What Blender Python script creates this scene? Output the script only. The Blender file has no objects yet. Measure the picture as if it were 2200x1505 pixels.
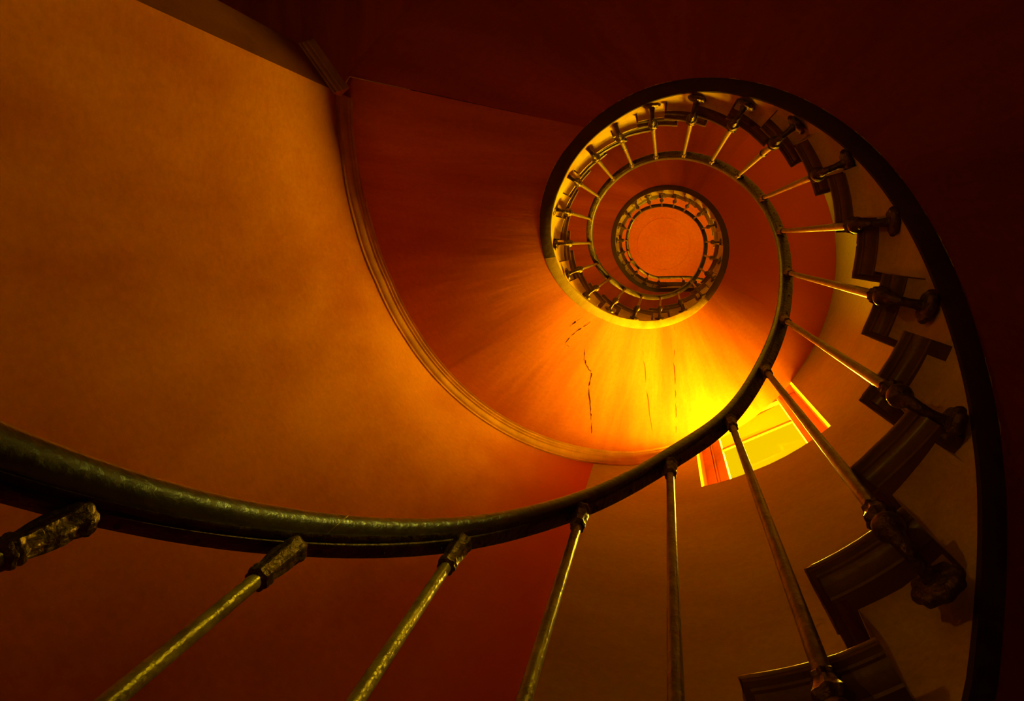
import bpy, bmesh, math, random
from mathutils import Vector, Matrix
from math import sin, cos, pi, radians as R_

C = bpy.context.scene.collection
S = 0.48                     # metres per well radius: every table below is in well radii

# ------------------------------------------------------------------ camera
M = [[0.9765753482802096, 0.0, 0.21517571687201864],
     [0.03400239418219497, 0.9874356681449525, -0.154319922450116],
     [-0.21247217775809085, 0.15802152155681573, 0.9643053315229586]]
cam = bpy.data.cameras.new('camera')
cam.sensor_width = 36.0
cam.lens = 36.0 * 1467 / 2200
cam.clip_start = 0.02
cam_o = bpy.data.objects.new('camera', cam)
C.objects.link(cam_o)
r0, r1, r2 = Vector(M[0]), -Vector(M[1]), -Vector(M[2])
cam_o.matrix_world = Matrix(((r0.x, r1.x, r2.x, 0), (r0.y, r1.y, r2.y, 0), (r0.z, r1.z, r2.z, 0), (0, 0, 0, 1)))
bpy.context.scene.camera = cam_o

# ------------------------------------------------------------------ world, exposure
vs = bpy.context.scene.view_settings
vs.view_transform = 'Standard'
vs.look = 'None'
vs.gamma = 1
vs.use_curve_mapping = False
vs.exposure = 0.0
w = bpy.data.worlds.new('evening_sky')
bpy.context.scene.world = w
w.use_nodes = True
w.node_tree.nodes['Background'].inputs['Color'].default_value = (1.0, 0.64, 0.0, 1)
w.node_tree.nodes['Background'].inputs['Strength'].default_value = 1.0

# ------------------------------------------------------------------ lights: daylight at the stair windows, plus added unseen fills
WN = Vector((0.469, 0.883, 0)); WT = Vector((-0.883, 0.469, 0))      # window wall normal / tangent
def area(name, p, target, sx, sy, power, col, spread=pi):
    l = bpy.data.lights.new(name, 'AREA'); l.shape = 'RECTANGLE'
    l.size = sx * S; l.size_y = sy * S; l.energy = power; l.color = col; l.spread = spread
    o = bpy.data.objects.new(name, l); C.objects.link(o)
    o.location = Vector(p) * S
    d = (Vector(target) - Vector(p)).normalized()
    z = -d
    y = Vector((0, 0, 1)); y = (y - z * y.dot(z)).normalized(); x = y.cross(z)
    o.matrix_world = Matrix(((x.x, y.x, z.x, o.location.x), (x.y, y.y, z.y, o.location.y), (x.z, y.z, z.z, o.location.z), (0, 0, 0, 1)))
    return o
# low bright daylight from the courtyard outside each stair window
for k, pw in ((0, 3500.0), (1, 1500.0)):
    c = WN * 5.3 + WT * 0.08 + Vector((0, 0, 10.9 + 9.7 * k))
    area('courtyard_daylight', c, c - WN, 6.6, 7.2, pw, (1.0, 0.67, 0.01))
# added warm fill in the landing recess, out of view, no lamp known there
def point(name, p, power, col, rad):
    l = bpy.data.lights.new(name, 'POINT'); l.energy = power; l.color = col; l.shadow_soft_size = rad
    o = bpy.data.objects.new(name, l); C.objects.link(o); o.location = Vector(p) * S
    return o
point('landing_fill', (-3.9, -2.3, 0.9), 8.0, (1.0, 0.50, 0.02), 0.03)
# added unseen fill under the flight opposite, narrow beam for the near handrail's sheen
area('rail_sheen_fill', (1.95, -1.97, 3.8), (-0.70, 0.76, 1.36), 0.5, 0.5, 0.17, (1.0, 0.86, 0.08), R_(15))
# assumed hazy sun, added steeply through the stair windows for rod and rail highlights
sl = bpy.data.lights.new('added_hazy_sun', 'SUN'); sl.energy = 14.0; sl.color = (1.0, 0.74, 0.04); sl.angle = R_(16)
so = bpy.data.objects.new('added_hazy_sun', sl); C.objects.link(so)
so.rotation_euler = (Vector((-0.45, 0.45, 1.3)) - (WN * 3.5 + Vector((0, 0, 11.4)))).to_track_quat('-Z', 'Y').to_euler()

# ------------------------------------------------------------------ measured tables
AX, AY = -0.0757, 0.0166
T0, DT = 153.7315, -17.71564
H = [0.933, 1.334, 1.837, 2.421, 3.034, 3.599, 4.168, 4.734, 5.386, 5.998, 6.553, 7.08, 7.569, 8.007, 8.402, 8.748, 9.052, 9.358, 9.717, 10.142, 10.63, 11.154, 11.71, 12.286, 12.879, 13.489, 14.112, 14.74, 15.364, 15.973, 16.56, 17.117, 17.636, 18.112, 18.546, 18.94, 19.301, 19.634, 19.945, 20.236, 20.509, 20.769, 21.019, 21.263, 21.504, 21.6, 21.6, 21.6, 21.6]
RR = [1.0, 1.001, 1.001, 1.001, 0.989, 1.009, 1.0, 0.996, 1.002, 1.011, 1.005, 0.996, 0.996, 0.999, 1.004, 1.01, 1.012, 1.013, 1.008, 0.999, 0.992, 0.978, 0.973, 0.994, 1.015, 1.024, 1.019, 0.998, 0.986, 0.986, 0.976, 0.95, 0.93, 0.931, 0.947, 0.981, 1.014, 1.016, 0.998, 0.993, 1.003, 1.018, 1.039, 1.074, 1.104]
DI = [0.04, -0.057, -0.039, -0.023, 0.043, 0.07, 0.025, -0.004, -0.017, -0.016, -0.015, -0.033, -0.061, -0.072, -0.069, -0.1, -0.179, -0.243, -0.221, -0.131, -0.069, -0.063, -0.053, 0.001, 0.053, 0.095, 0.132, 0.099, 0.03, -0.006, 0.007, 0.059, 0.103, 0.124, 0.135, 0.125, 0.078, 0.022, 0.015, 0.043, 0.051, 0.062, 0.091, 0.111, 0.115]
# three more places below the first measured one, so tables start at index -3
H = [-0.25, 0.14, 0.53] + H
RR = [1.0, 1.0, 1.0] + RR
DI = [0.0, 0.0, 0.0] + DI
def cr(tab, i, off=3):
    """Catmull-Rom lookup of a table whose entry 0 is index -off."""
    x = i + off
    n = len(tab)
    x = max(0.0, min(n - 1.0, x))
    a = min(int(x), n - 2); t = x - a
    p = [tab[max(0, min(n - 1, a + k))] for k in (-1, 0, 1, 2)]
    return 0.5 * (2 * p[1] + (p[2] - p[0]) * t + (2 * p[0] - 5 * p[1] + 4 * p[2] - p[3]) * t * t + (-p[0] + 3 * p[1] - 3 * p[2] + p[3]) * t ** 3)
def hi(i): return cr(H, i)
def lin(tab, x):
    if x <= tab[0][0]: return tab[0][1]
    for (a, va), (b, vb) in zip(tab, tab[1:]):
        if x <= b: return va + (vb - va) * (x - a) / (b - a)
    return tab[-1][1]
def ang(i): return R_(T0 + DT * i)
def pol(i, r): return Vector((AX + r * cos(ang(i)), AY + r * sin(ang(i)), 0))
TOP = [(0.249, 1.075), (0.548, 1.10), (0.865, 1.111), (1.197, 1.178), (1.459, 1.259)]      # the level rail of the top landing
def rail_xy(i):
    if i <= 44: return pol(i + cr(DI, i), cr(RR, i))
    xs = [p[0] for p in TOP]; ys = [p[1] for p in TOP]
    base = pol(44 + DI[-1], RR[-1])
    xs[0], ys[0] = base.x, base.y
    return Vector((cr(xs, i - 44, 0), cr(ys, i - 44, 0), 0))
def rail_out(i):
    """outward normal of the rail in plan"""
    if i <= 42: return Vector((cos(ang(i)), sin(ang(i)), 0))
    d = rail_xy(min(48, i + 0.2)) - rail_xy(i - 0.2)
    return Vector((-d.y, d.x, 0)).normalized()
SIN = [(0, 1.22), (5.8, 1.215), (6.5, 1.18), (7, 1.16), (8, 1.15), (13, 1.148), (14, 1.13), (15, 1.11), (17, 1.10), (18.6, 1.14), (20, 1.15), (21, 1.13), (23, 1.13), (24, 1.15), (48, 1.15)]
SOUT = [(0, 1.30), (5.9, 1.29), (6.5, 1.26), (7, 1.243), (14, 1.245), (16, 1.225), (18, 1.25), (19.5, 1.268), (22, 1.235), (24, 1.262), (25.5, 1.272), (27, 1.255), (48, 1.25)]
def off_xy(i, r):
    if i <= 41: return pol(i, r)
    q = rail_xy(i) + rail_out(i) * (r - 1.0)
    if i < 42:
        f = i - 41
        return pol(i, r) * (1 - f) + q * f
    return q
def s_in(i): return off_xy(i, lin(SIN, i))
def s_out(i): return off_xy(i, lin(SOUT, i))
# outer wall radius against the stair index within one turn (17.4 .. 37.7)
PER = 360 / abs(DT)
WR = [(17.42, 3.66), (18.0, 3.51), (18.6, 3.41), (19.3, 3.33), (20, 3.31), (23.6, 3.33), (24.4, 3.29), (25.2, 3.22), (26.4, 3.17), (28.2, 3.11), (30, 3.09), (35.6, 3.12), (37.8, 3.3)]
LAND_A, LAND_B = 17.42, 15.4                                     # landing recess between these indices (mod one turn)
def wr(i):
    j = (i - 17.42) % PER + 17.42
    return lin(WR, j)
DS = 2.5                     # string underside below the rail

# ------------------------------------------------------------------ materials
def mat(name, base, rough=0.8, metal=0.0, var=0.0, vcol=None, scale=(1, 1, 1), nscale=3.0, bump=0.0, bscale=20.0, coat=0.0, coord='Generated_uv', spec=0.3, vlo=0.35, vhi=0.65, patch=None):
    m = bpy.data.materials.new(name); m.use_nodes = True
    nt = m.node_tree; b = nt.nodes['Principled BSDF']
    b.inputs['Base Color'].default_value = (*base, 1)
    b.inputs['Roughness'].default_value = rough
    b.inputs['Metallic'].default_value = metal
    b.inputs['Specular IOR Level'].default_value = spec
    if coat: b.inputs['Coat Weight'].default_value = coat; b.inputs['Coat Roughness'].default_value = 0.25
    tc = nt.nodes.new('ShaderNodeTexCoord')
    src = tc.outputs['UV'] if coord == 'UV' else tc.outputs['Object']
    mp = nt.nodes.new('ShaderNodeMapping'); mp.inputs['Scale'].default_value = scale
    nt.links.new(src, mp.inputs['Vector'])
    if vcol:
        n = nt.nodes.new('ShaderNodeTexNoise'); n.inputs['Scale'].default_value = nscale; n.inputs['Detail'].default_value = 6; n.inputs['Roughness'].default_value = 0.6
        nt.links.new(mp.outputs[0], n.inputs['Vector'])
        rp = nt.nodes.new('ShaderNodeMapRange'); rp.inputs['From Min'].default_value = vlo; rp.inputs['From Max'].default_value = vhi; rp.inputs['To Max'].default_value = var
        nt.links.new(n.outputs['Fac'], rp.inputs['Value'])
        mx = nt.nodes.new('ShaderNodeMix'); mx.data_type = 'RGBA'
        mx.inputs['A'].default_value = (*base, 1); mx.inputs['B'].default_value = (*vcol, 1)
        nt.links.new(rp.outputs[0], mx.inputs['Factor'])
        out = mx.outputs['Result']
        n3 = nt.nodes.new('ShaderNodeTexNoise'); n3.inputs['Scale'].default_value = nscale * 22; n3.inputs['Detail'].default_value = 8; n3.inputs['Roughness'].default_value = 0.75
        nt.links.new(src, n3.inputs['Vector'])
        r3 = nt.nodes.new('ShaderNodeMapRange'); r3.inputs['From Min'].default_value = 0.35; r3.inputs['From Max'].default_value = 0.65; r3.inputs['To Min'].default_value = 0.86; r3.inputs['To Max'].default_value = 1.06
        nt.links.new(n3.outputs['Fac'], r3.inputs['Value'])
        m3 = nt.nodes.new('ShaderNodeMix'); m3.data_type = 'RGBA'; m3.blend_type = 'MULTIPLY'; m3.inputs['Factor'].default_value = 1.0
        nt.links.new(out, m3.inputs['A']); nt.links.new(r3.outputs[0], m3.inputs['B'])
        out = m3.outputs['Result']
        if patch:      # a redder stretch along u: (centre u, half width, colour)
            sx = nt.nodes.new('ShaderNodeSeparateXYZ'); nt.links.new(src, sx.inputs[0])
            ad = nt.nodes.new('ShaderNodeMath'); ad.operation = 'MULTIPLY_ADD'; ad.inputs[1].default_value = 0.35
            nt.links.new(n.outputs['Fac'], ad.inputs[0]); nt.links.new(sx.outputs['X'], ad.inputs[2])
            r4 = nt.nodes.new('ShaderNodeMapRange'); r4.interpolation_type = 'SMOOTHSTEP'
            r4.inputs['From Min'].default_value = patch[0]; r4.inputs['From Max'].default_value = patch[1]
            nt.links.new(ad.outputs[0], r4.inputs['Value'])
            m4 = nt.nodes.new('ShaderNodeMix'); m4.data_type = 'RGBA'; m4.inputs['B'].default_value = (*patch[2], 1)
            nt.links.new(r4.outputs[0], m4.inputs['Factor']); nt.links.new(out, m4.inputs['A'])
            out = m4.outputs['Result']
        nt.links.new(out, b.inputs['Base Color'])
    if bump:
        n2 = nt.nodes.new('ShaderNodeTexNoise'); n2.inputs['Scale'].default_value = bscale; n2.inputs['Detail'].default_value = 8
        nt.links.new(mp.outputs[0], n2.inputs['Vector'])
        bp = nt.nodes.new('ShaderNodeBump'); bp.inputs['Strength'].default_value = bump; bp.inputs['Distance'].default_value = 0.01
        nt.links.new(n2.outputs['Fac'], bp.inputs['Height'])
        nt.links.new(bp.outputs[0], b.inputs['Normal'])
    return m
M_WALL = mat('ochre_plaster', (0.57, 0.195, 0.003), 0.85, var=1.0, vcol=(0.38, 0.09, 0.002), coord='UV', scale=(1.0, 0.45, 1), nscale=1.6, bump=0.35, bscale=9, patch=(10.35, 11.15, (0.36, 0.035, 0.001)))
M_RED_SHADED = mat('deep_red_shaded_plaster', (0.42, 0.055, 0.001), 0.85, var=0.9, vcol=(0.28, 0.026, 0.0005), coord='UV', scale=(2.2, 0.35, 1), nscale=2.0, bump=0.4, bscale=9)  # darker copy of the red plaster, shade of landing and flights in its colour
M_OLIVE = mat('olive_plaster', (0.34, 0.26, 0.006), 0.85, var=0.8, vcol=(0.24, 0.16, 0.004), coord='UV', scale=(0.6, 1.0, 1), nscale=1.3, bump=0.35, bscale=9)
M_RED = mat('red_plaster', (0.60, 0.135, 0.003), 0.85, var=0.9, vcol=(0.40, 0.06, 0.001), coord='UV', scale=(2.2, 0.35, 1), nscale=2.0, bump=0.4, bscale=9, patch=(8.0, 8.6, (0.42, 0.048, 0.001)))
M_STRING = mat('yellow_string_plaster', (0.80, 0.50, 0.02), 0.8, var=0.7, vcol=(0.5, 0.24, 0.01), scale=(1, 1, 1), nscale=6, bump=0.5, bscale=30)
M_TAN_LIT = mat('lit_bare_tan_plaster', (0.36, 0.20, 0.006), 0.8, var=0.8, vcol=(0.22, 0.10, 0.004), nscale=7, bump=0.5, bscale=30)  # partly bare plaster, partly the lit tone of the band painted in
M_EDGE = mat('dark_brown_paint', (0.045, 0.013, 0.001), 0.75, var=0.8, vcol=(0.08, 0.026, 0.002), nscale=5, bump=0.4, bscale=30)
M_TREAD = mat('stained_oak_step', (0.20, 0.075, 0.003), 0.42, var=0.8, vcol=(0.10, 0.03, 0.001), nscale=9, bump=0.3, bscale=40, coat=0.25)
M_WORN_LIT = mat('lit_worn_wood_edge', (0.55, 0.30, 0.008), 0.4, var=0.8, vcol=(0.25, 0.11, 0.004), nscale=12, bump=0.2, bscale=40)  # worn wood, paler to carry the lit line of the arris
M_RISER = mat('painted_riser', (0.42, 0.16, 0.008), 0.6, var=0.7, vcol=(0.25, 0.08, 0.005), nscale=6, bump=0.2, bscale=30)
M_TRIM = mat('brown_cornice_paint', (0.60, 0.25, 0.010), 0.6, var=0.7, vcol=(0.32, 0.11, 0.006), nscale=7, bump=0.3, bscale=30)
M_IRON = mat('bronzed_iron', (0.40, 0.28, 0.008), 0.33, metal=0.55, var=0.8, vcol=(0.16, 0.09, 0.004), nscale=30, bump=0.2, bscale=120)
M_CAST = mat('cast_iron_ornament', (0.20, 0.11, 0.006), 0.36, metal=0.7, var=0.8, vcol=(0.08, 0.035, 0.004), nscale=40, bump=0.6, bscale=90)
M_RAIL = mat('dark_varnished_wood', (0.035, 0.022, 0.002), 0.30, var=0.8, vcol=(0.075, 0.055, 0.005), nscale=12, bump=0.3, bscale=60, coat=1.0, spec=0.8)
M_STRIP = mat('iron_rail_bar', (0.13, 0.07, 0.005), 0.4, metal=0.5, var=0.8, vcol=(0.04, 0.017, 0.002), nscale=30, bump=0.5, bscale=90)
M_WOOD = mat('window_wood', (0.55, 0.16, 0.008), 0.5, var=0.6, vcol=(0.35, 0.09, 0.005), nscale=8)
M_REVEAL = mat('reveal_plaster', (0.82, 0.42, 0.015), 0.8)
M_CRACK = mat('crack_dark', (0.12, 0.03, 0.002), 0.95)
M_CEIL = mat('orange_ceiling_plaster', (0.85, 0.19, 0.004), 0.85, var=0.7, vcol=(0.70, 0.11, 0.002), nscale=1.2, bump=0.2, bscale=8)
def glass():
    m = bpy.data.materials.new('thin_pane'); m.use_nodes = True
    nt = m.node_tree; nt.nodes.clear()
    o = nt.nodes.new('ShaderNodeOutputMaterial'); mx = nt.nodes.new('ShaderNodeMixShader')
    t = nt.nodes.new('ShaderNodeBsdfTransparent'); g = nt.nodes.new('ShaderNodeBsdfGlossy')
    t.inputs[0].default_value = (0.97, 0.95, 0.85, 1); g.inputs['Roughness'].default_value = 0.05
    mx.inputs[0].default_value = 0.05
    nt.links.new(t.outputs[0], mx.inputs[1]); nt.links.new(g.outputs[0], mx.inputs[2]); nt.links.new(mx.outputs[0], o.inputs[0])
    return m
M_GLASS = glass()

# ------------------------------------------------------------------ mesh helpers (coordinates in well radii)
def obj(name, verts, faces, m, parent=None, smooth=True, uvs=None, scale=S):
    me = bpy.data.meshes.new(name)
    me.from_pydata([tuple(Vector(v) * scale) for v in verts], [], faces)
    if uvs:
        ul = me.uv_layers.new(name='uv')
        for lp in me.loops: ul.data[lp.index].uv = uvs[lp.vertex_index]
    bm = bmesh.new(); bm.from_mesh(me); bmesh.ops.recalc_face_normals(bm, faces=bm.faces); bm.to_mesh(me); bm.free()
    me.materials.append(m)
    if smooth:
        me.shade_smooth()
        try: me.set_sharp_from_angle(angle=R_(38))
        except Exception: pass
    o = bpy.data.objects.new(name, me); C.objects.link(o)
    if parent: o.parent = parent
    return o
def empty(name, loc=(0, 0, 0), rz=0):
    o = bpy.data.objects.new(name, None); C.objects.link(o)
    o.location = Vector(loc) * S; o.rotation_euler = (0, 0, rz); o.empty_display_size = 0.05
    return o
def tag(o, label, cat, group=None, kind=None):
    o['label'] = label; o['category'] = cat
    if group: o['group'] = group
    if kind: o['kind'] = kind
    return o
def grid(rows, close_row=False, close_col=False):
    """rows of equal length -> verts, faces"""
    n, k = len(rows), len(rows[0]); v = [p for r in rows for p in r]; f = []
    for a in range(n if close_col else n - 1):
        for b in range(k if close_row else k - 1):
            a2, b2 = (a + 1) % n, (b + 1) % k
            f.append((a * k + b, a * k + b2, a2 * k + b2, a2 * k + b))
    return v, f
def loft(sections, cap=True):
    v, f = grid(sections, close_row=True)
    k = len(sections[0])
    if cap:
        f.append(tuple(range(k))[::-1]); f.append(tuple(range((len(sections) - 1) * k, len(sections) * k)))
    return v, f
def lathe(prof, seg=20, flute=0.0, nf=8, M4=None, caps=True):
    rows = []
    for z, r in prof:
        row = []
        for s in range(seg):
            a = 2 * pi * s / seg
            rr = r + (flute * cos(nf * a) * min(1, r / 0.02))
            p = Vector((rr * cos(a), rr * sin(a), z))
            row.append(M4 @ p if M4 else p)
        rows.append(row)
    return loft(rows, caps)
def tube(pts, rad, seg=12):
    rows = []
    up = Vector((0, 1, 0))
    for k, p in enumerate(pts):
        a = pts[max(0, k - 1)]; b = pts[min(len(pts) - 1, k + 1)]
        d = (b - a).normalized(); x = up.cross(d)
        if x.length < 1e-4: x = Vector((1, 0, 0))
        x.normalize(); y = d.cross(x)
        r = rad[k] if isinstance(rad, (list, tuple)) else rad
        rows.append([p + x * (r * cos(2 * pi * s / seg)) + y * (r * sin(2 * pi * s / seg)) for s in range(seg)])
    return loft(rows)
def merge(*parts):
    v, f = [], []
    for pv, pf in parts:
        o = len(v); v += list(pv); f += [tuple(i + o for i in q) for q in pf]
    return v, f
def frange(a, b, s):
    n = max(1, int(math.ceil((b - a) / s - 1e-9)))
    return [a + (b - a) * k / n for k in range(n + 1)]
def zv(p, z): return Vector((p.x, p.y, z))

# ------------------------------------------------------------------ window frame numbers
def wpt(n, t, z): return WN * n + WT * t + Vector((0, 0, z))
SILL, HEAD = 9.02, 13.0
def az_to_i(deg, near): 
    i = (deg - T0) / DT
    while i < near - PER / 2: i += PER
    while i > near + PER / 2: i -= PER
    return i
W_L, W_R = az_to_i(78.2, 26), az_to_i(46.0, 26)                   # opening on the wall

# ------------------------------------------------------------------ outer walls
ZB, ZT = -3.0, 25.5
def wall_piece(name, i0, i1, m, holes=()):
    zs = sorted(set([ZB + (ZT - ZB) * k / 40 for k in range(41)] + [z for h_ in holes for z in h_[2:]]))
    cols = sorted(set(frange(i0, i1, 0.1) + [z for h_ in holes for z in h_[:2]]))
    v, f, uv = [], [], []
    for i in cols:
        for z in zs:
            v.append(zv(pol(i, wr(i)), z)); uv.append((i * 0.3 * 3.3 * S, z * S))
    nz = len(zs)
    for a in range(len(cols) - 1):
        for b in range(nz - 1):
            mi, mz = (cols[a] + cols[a + 1]) / 2, (zs[b] + zs[b + 1]) / 2
            if any(h_[0] < mi < h_[1] and h_[2] < mz < h_[3] for h_ in holes): continue
            f.append((a * nz + b, (a + 1) * nz + b, (a + 1) * nz + b + 1, a * nz + b + 1))
    o = obj(name, v, f, m, uvs=uv); o['kind'] = 'structure'
    return o
I_SEAM = az_to_i(104.5, 23)
LANDB = LAND_B + PER
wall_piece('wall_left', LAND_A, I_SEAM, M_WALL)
wall_piece('wall_window_side', I_SEAM, 30.2, M_OLIVE, [(W_L, W_R, SILL, HEAD), (W_L, W_R, SILL + 9.7, HEAD + 9.7)])
wall_piece('wall_right', 30.2, LANDB, M_OLIVE)
# landing recess: the wall end (A to B) and the landing's own walls
A = pol(LAND_A, wr(LAND_A + 1e-4)); B = Vector((-3.72, -1.99, 0)); E_ = pol(LANDB, wr(LANDB - 1e-3))
def strip(name, pts, m, z0=ZB, z1=ZT):
    v, f, uv = [], [], []
    L = 0
    for k, p in enumerate(pts):
        if k: L += (pts[k] - pts[k - 1]).length
        for q in range(41):
            z = z0 + (z1 - z0) * q / 40
            v.append(zv(p, z)); uv.append((L * S, z * S))
    for a in range(len(pts) - 1):
        for b in range(40): f.append((a * 41 + b, (a + 1) * 41 + b, (a + 1) * 41 + b + 1, a * 41 + b + 1))
    o = obj(name, v, f, m, uvs=uv, smooth=False); o['kind'] = 'structure'
    return o
M_END = mat('brown_wall_end_plaster', (0.52, 0.17, 0.010), 0.8, var=0.9, vcol=(0.30, 0.08, 0.006), coord='UV', scale=(1.0, 0.5, 1), nscale=3, bump=0.3, bscale=9)
strip('wall_end', [A, B], M_END)
strip('wall_landing', [B, B + Vector((-1.0, -0.10, 0)), Vector((-5.0, -4.4, 0)), Vector((E_.x - 0.4, -4.4, 0)), E_], M_OLIVE)
# floor and ceiling
def disc(name, z, r, m):
    v = [Vector((AX, AY, z))]; n = 72
    for k in range(n): v.append(Vector((AX + r * cos(2 * pi * k / n), AY + r * sin(2 * pi * k / n), z)))
    f = [(0, 1 + k, 1 + (k + 1) % n) for k in range(n)]
    o = obj(name, v, f, m, smooth=False); o['kind'] = 'structure'; return o
disc('floor', ZB, 7.2, M_OLIVE)
disc('ceiling', ZT, 7.2, M_CEIL)
# shallow plaster rose ring on the ceiling
rg = []
for k in range(97):
    a = 2 * pi * k / 96
    rg.append([Vector((AX + 0.05 + (0.92 + d) * cos(a), AY + 0.1 + (0.92 + d) * sin(a), ZT - z)) for d, z in ((-.03, -.01), (-.015, .012), (0.015, .012), (.03, -.01))])
v, f = grid(rg); o = obj('trim_1', v, f, M_CEIL); o['kind'] = 'structure'

# ------------------------------------------------------------------ windows
def box(n0, n1, t0, t1, z0, z1):
    v = [wpt(n, t, z) for n in (n0, n1) for t in (t0, t1) for z in (z0, z1)]
    f = [(0, 1, 3, 2), (4, 6, 7, 5), (0, 4, 5, 1), (2, 3, 7, 6), (0, 2, 6, 4), (1, 5, 7, 3)]
    return v, f
def window(n_, dz):
    root = empty(f'window_{n_}', WN * 3.5 + Vector((0, 0, SILL + dz))); root['kind'] = 'structure'
    off = -(WN * 3.5 + Vector((0, 0, SILL + dz)))
    def part(name, vf, m, smooth=False, parent=root):
        return obj(name, [p + off for p in vf[0]], vf[1], m, parent, smooth)
    z0, z1 = SILL + dz, HEAD + dz
    gl, gr = 0.67, -0.52
    # plastered reveal: follows the cylinder wall edge back to the casement
    for side, ia, t in (('l', W_L, 1.02), ('r', W_R, -0.87)):
        a = pol(ia, wr(ia)); b = WN * 3.62 + WT * t
        v = [zv(a, z0), zv(a, z1), zv(b, z1), zv(b, z0)]
        part('reveal', (v, [(0, 1, 2, 3)]), M_REVEAL)
    pl, pr = pol(W_L, wr(W_L)), pol(W_R, wr(W_R))
    mids = [pol(W_L + (W_R - W_L) * k / 8, wr(W_L + (W_R - W_L) * k / 8)) for k in range(9)]
    for z in (z0, z1):
        v = [zv(p, z) for p in mids] + [zv(WN * 3.62 + WT * -0.87, z), zv(WN * 3.62 + WT * 1.02, z)]
        part('sill' if z == z0 else 'head', (v, [tuple(range(len(v)))]), M_REVEAL)
    # wooden jamb panels with two beads each
    part('jamb_panel', merge(box(3.52, 3.60, gl, 1.03, z0, z1), box(3.49, 3.53, gl + .15, gl + .17, z0, z1), box(3.49, 3.53, gl + .19, gl + .205, z0, z1), box(3.47, 3.53, gl, gl + .04, z0, z1)), M_WOOD)
    part('jamb_panel', merge(box(3.52, 3.60, -.88, gr, z0, z1), box(3.49, 3.53, gr - .16, gr - .14, z0, z1), box(3.49, 3.53, gr - .20, gr - .185, z0, z1), box(3.47, 3.53, gr - .04, gr, z0, z1)), M_WOOD)
    part('transom', box(3.545, 3.575, gr, gl, 11.50 + dz, 11.60 + dz), M_WOOD)
    part('casement_frame', merge(box(3.53, 3.60, gr, gl, z0, z0 + .08), box(3.53, 3.60, gr, gl, z1 - .08, z1)), M_WOOD)
    part('window_pane', ([wpt(3.56, gr, z0), wpt(3.56, gl, z0), wpt(3.56, gl, z1), wpt(3.56, gr, z1)], [(0, 1, 2, 3)]), M_GLASS)
window(1, 0.0)
window(2, 9.7)

# ------------------------------------------------------------------ stair string (curb) and soffit
I0, I1 = 1.0, 48.0
STEP0, DSTEP = 5.23, 0.7325
steps = []
k = -1
while STEP0 + DSTEP * k < 43.6:
    steps.append(STEP0 + DSTEP * k); k += 1
def step_top(i_nose): return hi(i_nose) - 1.76
STEP_Z = [step_top(s) for s in steps]
LAST = steps[-1] + DSTEP
TOPZ = STEP_Z[-1] + 0.2
def rset(i0): return max(.04, min(.30, .56 / (hi(i0 + .5) - hi(i0 - .5)) - DSTEP - .04))
def tread_z(i):
    if i < steps[0]: return hi(i) - 2.0
    if i >= LAST: return TOPZ
    return STEP_Z[max(0, min(len(steps) - 1, int(math.floor((i - rset(i) - steps[0]) / DSTEP + 1e-6))))]
def bot(i): return hi(i) - DS
# string: inner face, outer face, top; steps cut in its top edge
rows = []
for i in frange(I0, I1, 0.1):
    for ii in [i] + [q for s in steps for e in (s + rset(s),) if i < e <= i + .1 for q in (e - .0005, e + .0005)]:
        zt = max(tread_z(ii) - 0.06, bot(ii) + 0.1)
        p, q = s_in(ii), s_out(ii)
        n_ = rail_out(ii) * -1; h_ = max(0.0, min(.08, zt - bot(ii) - .12))
        rows.append([zv(p, bot(ii)), zv(p, zt - .035 - h_), zv(p + n_ * .012, zt - .035 - h_ * .6), zv(p + n_ * .035, zt - .035 - h_ * .2), zv(p + n_ * .066, zt - .035), zv(p + n_ * .066, zt), zv(q, zt), zv(q, bot(ii))])
v, f = loft(rows)
st = obj('stair_string', v, f, M_STRING); st['kind'] = 'structure'
# underside, dark paint with a lit-toned tan stretch, slightly proud of the soffit, with a softly rounded inner arris
for u0, u1, um in ((I0, 19.3, M_EDGE), (19.3, 26.2, M_TAN_LIT), (26.2, I1, M_EDGE)):
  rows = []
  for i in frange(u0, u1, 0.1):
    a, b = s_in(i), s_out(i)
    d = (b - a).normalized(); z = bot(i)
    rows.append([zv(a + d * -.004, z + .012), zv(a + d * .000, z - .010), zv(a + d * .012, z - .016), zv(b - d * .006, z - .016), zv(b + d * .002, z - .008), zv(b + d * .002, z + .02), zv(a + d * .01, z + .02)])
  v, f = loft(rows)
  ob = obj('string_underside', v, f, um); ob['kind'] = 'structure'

# chipped paint along the outer edge of the band
rnd = random.Random(4)
for _ in range(46):
    a = rnd.uniform(4.8, 19.2); n_ = rnd.randint(3, 8)
    pts = []
    for q in range(n_):
        i = a + q * .035
        p, r_ = s_out(i), (s_out(i) - s_in(i)).normalized()
        pts.append(zv(p + r_ * rnd.uniform(.000, .006), bot(i) - .004))
    v, f = tube(pts, [rnd.uniform(.0012, .0035) for _q in pts], 6)
    obj('paint_chip', v, f, M_STRING, bpy.data.objects['string_underside'])

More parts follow.
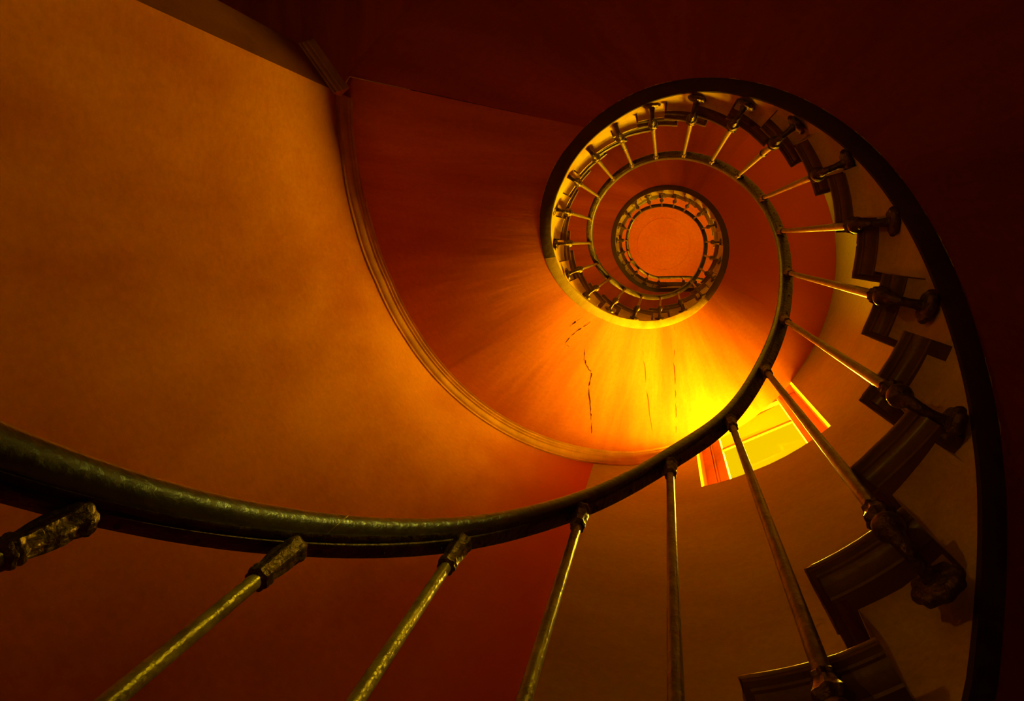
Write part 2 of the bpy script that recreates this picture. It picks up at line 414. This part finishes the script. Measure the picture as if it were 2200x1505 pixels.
# soffit: ruled from the string to the wall; the landing ceiling keeps its own level
CREASE = [(15.6, 17.25), (15.6 + PER, 17.25 + PER)]
def skew(a):
    for ca, cb in CREASE:
        if ca - 4 < a < ca + 3.2:
            x = (a - ca)
            s = (1 - abs(x) / (4.0 if x < 0 else 3.2))
            return (cb - ca) * s * s * (3 - 2 * s)
    return 0.0
def wall_r(b):
    j = (b - 17.42) % PER + 17.42
    if j > LANDB: return 3.12 + (3.66 - 3.12) * (j - LANDB) / (17.42 + PER - LANDB)
    return wr(b) + 0.02
def land_z(k): return bot(17.42 + PER * k) - 0.13
def soffit(name, ia, ib, k=None, m=None):
    NS = 14; rows = []; uv = []
    for a in frange(ia, ib, 0.1):
        b = a + skew(a)
        p = s_out(a); q = pol(b, wall_r(b))
        za = bot(a); zb = bot(b) if a < 41 else bot(a)
        if k is not None:
            x = min(1, max(0, (CREASE[k][0] - a - 0.5) / 2.6)); x = x * x * (3 - 2 * x)
            zb = land_z(k) * (1 - x) + zb * x
        row = []
        for s in range(NS + 1):
            t = s / NS
            row.append(zv(p + (q - p) * t, za + (zb - za) * t))
            uv.append((a * 0.31 * 2.0 * S, (1.2 + 2.1 * t) * S))
        rows.append(row)
    v, f = grid(rows)
    o = obj(name, v, f, m or M_RED, uvs=uv); o['kind'] = 'structure'
    return o
c0, c1 = CREASE[0][0], CREASE[1][0]
soffit('stair_soffit', I0, c0 - 4, None, M_RED_SHADED)
soffit('landing_soffit', c0 - 4, c0, 0, M_RED_SHADED)
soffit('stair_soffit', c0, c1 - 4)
soffit('landing_soffit', c1 - 4, c1, 1, M_RED_SHADED)
soffit('stair_soffit', c1, 48.0, None, M_RED_SHADED)
# flat ceiling of the landing recess
for k in (0, 1):
    arc = [pol(b, wall_r(b) - .03) for b in frange(LANDB - PER, 17.42, 0.1)]
    pts = arc + [B, B + Vector((-1.0, -0.10, 0)), Vector((-5.0, -4.4, 0)), Vector((E_.x - 0.4, -4.4, 0))]
    v = [zv(p, land_z(k)) for p in pts]
    o = obj('landing_ceiling', v, [tuple(range(len(v)))], M_RED_SHADED, smooth=False, uvs=[(p.x, p.y) for p in v]); o['kind'] = 'structure'
# narrow downstand faces closing the little step at each crease
for k, (ca, cb) in enumerate(CREASE):
    p, q = s_out(ca), pol(cb, wr(cb + .2))
    v = [zv(p, bot(ca)), zv(q, bot(cb)), zv(q, land_z(k)), zv(p, bot(ca) - .001)]
    o = obj('landing_edge', v, [(0, 1, 2, 3)], M_RED, smooth=False); o['kind'] = 'structure'

# cornice along the wall under the soffit
def cornice(n_, i0, i1):
    prof = [(0, 0.0), (0.0, -.125), (.022, -.13), (.03, -.10), (.045, -.098), (.065, -.09), (.088, -.062), (.094, -.040), (.118, -.040), (.124, -.022), (.150, -.020), (.158, -.002), (.185, -.004), (.19, 0.012)]
    rows = []
    for i in frange(i0, i1, 0.1):
        c = pol(i, wr(i + 1e-4)); d = Vector((cos(ang(i)), sin(ang(i)), 0)); z = bot(i)
        rows.append([zv(c - d * x, z + y) for x, y in prof])
    v, f = loft(rows)
    o = obj(f'trim_{n_}', v, f, M_TRIM); o['kind'] = 'structure'
cornice(2, LAND_A, 24.5)
cornice(3, LAND_A + PER, 24.5 + PER)
for n_, k in ((4, 0), (5, 1)):                                           # returns along the wall ends
    z = land_z(k) - 0.01
    a, b = A + Vector((0.0, 0, 0)), B
    d = (b - a).normalized(); nrm = Vector((-d.y, d.x, 0)); 
    if nrm.dot(-a) < 0: nrm = -nrm
    prof = [(0, 0.03), (0.0, -.12), (.02, -.125), (.025, -.09), (.05, -.085), (.07, -.05), (.085, -.045), (.10, -.02), (.13, 0.0), (.14, 0.03)]
    rows = [[zv(a - d * 0.06 + nrm * x, z + y) for x, y in prof], [zv(b + nrm * x, z + y) for x, y in prof]]
    v, f = loft(rows)
    o = obj(f'trim_{n_}', v, f, M_TRIM); o['kind'] = 'structure'

# ------------------------------------------------------------------ cracks in the soffit plaster
def pix(x, y):
    d = Vector(((x - 1100) / 1467, (y - 752.5) / 1467, 1))
    return Vector((sum(M[r][c] * d[r] for r in range(3)) for c in range(3)))
def on_soffit(x, y, base):
    d = pix(x, y); i = base
    for _ in range(80):
        z = bot(i) ; p = d * (z / d.z)
        a = math.degrees(math.atan2(p.y - AY, p.x - AX)); i = 0.7 * i + 0.3 * az_to_i(a, i)
    return p
for pts, base, wd in (
        ([(1256, 750), (1255, 768), (1258, 782), (1268, 795), (1271, 806), (1265, 830), (1267, 862), (1269, 885), (1271, 905), (1271, 930)], 23.3, .0075),
        ([(1256, 679), (1238, 689), (1224, 701)], 21.5, .006), ([(1268, 690), (1246, 706), (1226, 722), (1214, 737), (1222, 744)], 21.8, .006),
        ([(1448, 700), (1450, 735), (1447, 775), (1451, 830), (1452, 890), (1452, 930)], 24.8, .004), ([(1381, 745), (1386, 800), (1391, 850), (1401, 925)], 24.2, .0035),
        ([(1552, 602), (1578, 622), (1602, 633), (1625, 647), (1650, 656)], 27.2, .004)):
    c = [on_soffit(x, y, base) for x, y in pts]
    fine = []
    rnd = random.Random(len(pts))
    for a, b in zip(c, c[1:]):
        for q in range(4):
            fine.append(a + (b - a) * (q / 4) + Vector((rnd.uniform(-1, 1), rnd.uniform(-1, 1), 0)) * .012)
    fine.append(c[-1])
    v, f = tube(fine, [wd * (0.35 + 0.65 * sin(pi * (k + .5) / len(fine))) for k in range(len(fine))], 6)
    obj('plaster_crack', v, f, M_CRACK, bpy.data.objects['stair_soffit.001'])
# ------------------------------------------------------------------ steps
ORD = ['first', 'second', 'third', 'fourth', 'fifth', 'sixth', 'seventh', 'eighth', 'ninth', 'tenth', 'eleventh', 'twelfth', 'thirteenth', 'fourteenth', 'fifteenth', 'sixteenth', 'seventeenth', 'eighteenth', 'nineteenth']
TENS = {20: ('twenty', 'twentieth'), 30: ('thirty', 'thirtieth'), 40: ('forty', 'fortieth'), 50: ('fifty', 'fiftieth')}
def ordinal(n):
    if n < 20: return ORD[n - 1]
    t = n // 10 * 10
    return TENS[t][1] if n == t else TENS[t][0] + '-' + ORD[n - t - 1]
def project(p):
    c = [sum(M[r][k] * p[k] for k in range(3)) for r in range(3)]
    return 1100 + 1467 * c[0] / c[2], 752.5 + 1467 * c[1] / c[2]
HOURS = ['twelve', 'one', 'two', 'three', 'four', 'five', 'six', 'seven', 'eight', 'nine', 'ten', 'eleven']
def clock(p):
    x, y = project(p)
    a = math.degrees(math.atan2(x - 1432, -(y - 525))) % 360
    return HOURS[int((a + 15) // 30) % 12] + " o'clock"
def tri(i): return lin([(5.2, 1.03), (6.4, 1.008), (9, 1.008), (11, 1.015), (48, 1.015)], i)
def make_step(n, i0):
    zt = step_top(i0)
    sl_ = (hi(i0 + .5) - hi(i0 - .5)); e = max(.08, min(.34, .56 / sl_ - DSTEP)); i1 = i0 + DSTEP + e
    prof = [(0.016, 0.0), (0.004, -.006), (0.0, -.020), (0.004, -.034), (0.018, -.040), (0.021, -.047), (0.028, -.049), (0.034, -.064), (0.050, -.080), (0.068, -.086), (0.072, -.094), (0.080, -.095)]
    ins = frange(i0, i1, 0.0735)
    secs = []
    ro = min(wr(i0), wr(i1)) - 0.06 if i0 < 39 else 2.1
    fr = rail_out(i0); tang = Vector((fr.y, -fr.x, 0)) * -1       # horizontal direction down the stair
    dirdown = (rail_xy(i0 - 0.1) - rail_xy(i0)).normalized()
    for d, z in prof:
        row = []
        over = - d * 0.9
        pin = off_xy(i0, tri(i0) + d) + dirdown * over
        pout = off_xy(i0, ro) + dirdown * over
        row.append(zv(pout, zt + z)); row.append(zv(pin, zt + z))
        for i in ins[1:]: row.append(zv(off_xy(i, tri(i) + d), zt + z))
        row.append(zv(off_xy(i1, 1.24), zt + z)); row.append(zv(off_xy(min(i1, i0 + DSTEP + .10), 1.25), zt + z)); row.append(zv(off_xy(i0 + DSTEP + .08, ro), zt + z))
        secs.append(row)
    v, f = loft(secs)
    base = zv(off_xy(i0, 1.3), zt)
    edge = [zv(off_xy(i0, r) , zt - .020) - base for r in (1.24, 1.16, 1.08)] + [zv(off_xy(i, tri(i) + .001), zt - .020) - base for i in ins]
    root = empty('stair_step', base)
    obj('tread', [p - base for p in v], f, M_TREAD, root)
    ev, ef = tube(edge, .0055, 8)
    obj('lit_worn_edge', ev, ef, M_WORN_LIT, root)  # pale rim paints the light caught on the worn arris
    zb = max(step_top(i0 - DSTEP) + .002, bot(i0) + .1)
    a, b = lin(SIN, i0) + 0.004, ro
    dd = rail_out(i0)
    q = [off_xy(i0 + rset(i0), a), off_xy(i0 + .03, b), off_xy(i0 + .07, b), off_xy(i0 + rset(i0) + .04, a)]
    v = [zv(p, zz) - base for zz in (zb, zt - .10) for p in q]
    f = [(0, 1, 2, 3), (4, 5, 6, 7), (0, 1, 5, 4), (1, 2, 6, 5), (2, 3, 7, 6), (3, 0, 4, 7)]
    obj('riser', v, f, M_RISER, root, smooth=False)
    return root
for n, i0 in enumerate(steps):
    root = make_step(n, i0)
    p = zv(pol(i0 + .3, 1.05), step_top(i0))
    turn = 'outer turn' if i0 < 15.5 else ('middle turn' if i0 < 28 else 'innermost turn')
    tag(root, f"dark moulded stair step, {ordinal(n + 1)} up from lower right, {turn}, {clock(p)}", 'stair step', 'stair steps winding up the well')
# a bent nail left in the edge of the lowest step in view
low = min(range(len(steps)), key=lambda q: abs(steps[q] - 4.4975))
zt = step_top(steps[low])
best = min((( project(zv(pol(i_, 1.02), zt - .02))[0] - 1766) ** 2, i_) for i_ in [steps[low] + .01 * q for q in range(70)])[1]
a0, a1 = pol(best, 1.03), pol(best + .012, .985)
root = [o for o in bpy.data.objects if o.name.startswith('stair_step')][low]
v, f = merge(tube([zv(a0, zt - .02), zv(a1, zt - .016)], [.0035, .0035], 8), tube([zv(a1, zt - .016), zv(a1 + (a1 - a0) * .06, zt - .016)], [.008, .008], 10))
obj('nail', [p - root.location / S for p in v], f, M_STRIP, root)
# top landing slab edge
rows = []
for i in frange(LAST, 48, .1):
    a, b = off_xy(i, 1.03), off_xy(i, 2.6)
    rows.append([zv(a, TOPZ), zv(a, TOPZ - .06), zv(a + rail_out(i) * .08, TOPZ - .14), zv(b, TOPZ - .14), zv(b, TOPZ)])
v, f = loft(rows); o = obj('landing_floor', v, f, M_TREAD); o['kind'] = 'structure'

# ------------------------------------------------------------------ handrail
rail = empty('stair_handrail', zv(rail_xy(0), hi(0)))
rb = zv(rail_xy(0), hi(0))
tag(rail, 'dark varnished wooden handrail on an iron bar, spiralling from lower left into the centre', 'handrail')
def sweep(prof, i0, i1, st_=0.08):
    rows = []
    for i in frange(i0, i1, st_):
        c = rail_xy(i); d = rail_out(i); z = hi(i)
        rows.append([zv(c + d * x, z + y) - rb for x, y in prof])
    return loft(rows)
NW = 20
wood = []
for s in range(NW):
    a = 2 * pi * s / NW
    wood.append((-0.008 + 0.047 * cos(a), 0.096 + 0.076 * sin(a)))
v, f = sweep(wood, -3, 48); obj('wooden_grip', v, f, M_RAIL, rail)
v, f = sweep([(-.036, .036), (-.042, .028), (-.037, .020), (-.02, .016), (.02, .016), (.030, .020), (.034, .028), (.03, .036)], -3, 48)
obj('bead_moulding', v, f, M_STRIP, rail)
v, f = sweep([(-.022, .018), (-.022, .004), (-.018, 0.0), (.024, 0.0), (.028, .004), (.028, .018)], -3, 48)
obj('iron_bar', v, f, M_STRIP, rail)
# joint in the wood and the screw heads under the bar
js = [[zv(rail_xy(i) + rail_out(i) * (-0.008 + 0.0482 * cos(2 * pi * s / 24)), hi(i) + .096 + .0773 * sin(2 * pi * s / 24)) - rb for s in range(24)] for i in (1.085, 1.089)]
v, f = loft(js); obj('joint_seam', v, f, M_IRON, rail)
for q in [k + o_ for k in range(0, 12) for o_ in (.14, .5, .86)]:
    c = zv(rail_xy(q) + rail_out(q) * .004, hi(q)) - rb
    v, f = lathe([(0.002, .0075), (-.0018, .007), (-.003, .004)], 10)
    obj('screw', [p + c for p in v], f, M_EDGE, rail)

# ------------------------------------------------------------------ balusters
def make_baluster():
    root = empty('baluster')
    z0 = -0.15; z1 = -2.19
    prof = [(z0, .0165), (-0.8, .0175), (-1.5, .019), (z1, .021)]
    v, f = lathe(prof, 14); obj('rod', v, f, M_IRON, root)
    cap = [(0.004, .022), (-.006, .031), (-.022, .034), (-.034, .028), (-.04, .0255), (-.065, .029), (-.10, .0265), (-.128, .022), (-.134, .0255), (-.142, .0265), (-.149, .023), (-.153, .0265), (-.160, .0255), (-.166, .018)]
    v, f = lathe(cap, 32, flute=0.0022, nf=7); obj('leaf_capital', v, f, M_CAST, root)
    cup = [(-2.16, .0215), (-2.175, .031), (-2.185, .026), (-2.20, .028), (-2.225, .035), (-2.245, .043), (-2.255, .038), (-2.265, .026)]
    v, f = lathe(cup, 32, flute=0.0028, nf=8); obj('foot_cup', v, f, M_CAST, root)
    ball = [(-2.262 - .042 - .042 * cos(pi * k / 10), max(.004, .042 * sin(pi * k / 10))) for k in range(11)]
    v, f = lathe(ball, 20); obj('ball_knob', v, f, M_CAST, root)
    pts = [Vector((0, 0, -2.33)), Vector((.012, 0, -2.365)), Vector((.035, 0, -2.39)), Vector((.065, 0, -2.402)), Vector((.09, 0, -2.404)), Vector((.115, 0, -2.404)), Vector((.13, 0, -2.404))]
    v, f = tube(pts, [.026, .022, .019, .018, .020, .026, .034], 14); obj('elbow_bracket', v, f, M_CAST, root)
    rows = []
    for d, r in ((.112, .026), (.116, .036), (.114, .050), (.120, .062), (.132, .068), (.144, .066), (.150, .055)):
        rows.append([Vector((d, (r + .004 * cos(8 * 2 * pi * s / 40)) * cos(2 * pi * s / 40), -2.404 + (r + .004 * cos(8 * 2 * pi * s / 40)) * sin(2 * pi * s / 40))) for s in range(40)])
    v, f = loft(rows); obj('rosette', v, f, M_CAST, root)
    return root
def copy_tree(o):
    c = o.copy(); C.objects.link(c)
    for ch in o.children:
        d = ch.copy(); C.objects.link(d); d.parent = c
    return c
proto = make_baluster()
WHERE = {5: 'left of the glowing window', 6: 'right of the glowing window'}
proto_used = False
ring_v, ring_f = lathe([(-1.02, .018), (-1.03, .026), (-1.045, .028), (-1.06, .026), (-1.07, .018)], 16)
for i in range(0, 48):
    if not proto_used: b = proto; proto_used = True
    else: b = copy_tree(proto)
    p = rail_xy(i); d = rail_out(i)
    if i <= 44: a = ang(i)
    else: a = math.atan2(d.y, d.x)
    b.location = zv(p - d * 0.012, hi(i)) * S
    b.rotation_euler = (0, 0, a)
    turn = 'outer turn' if i < 15 else ('middle turn' if i < 28 else 'innermost turn')
    x, y = project(zv(p, hi(i) - .5))
    lab = f"iron baluster, {ordinal(i + 1)} up the rail from lower left, {turn}, {clock(zv(p, hi(i) - 1.1))}"
    tag(b, lab, 'baluster', 'iron balusters along the spiral handrail')
for b, rz in (('baluster.011', -1.75), ('baluster.015', -1.6)):
    o = bpy.data.objects.get(b)
    if o:
        obj('mid_collar', [q + Vector((0, 0, rz + 1.045)) for q in ring_v], ring_f, M_CAST, o)
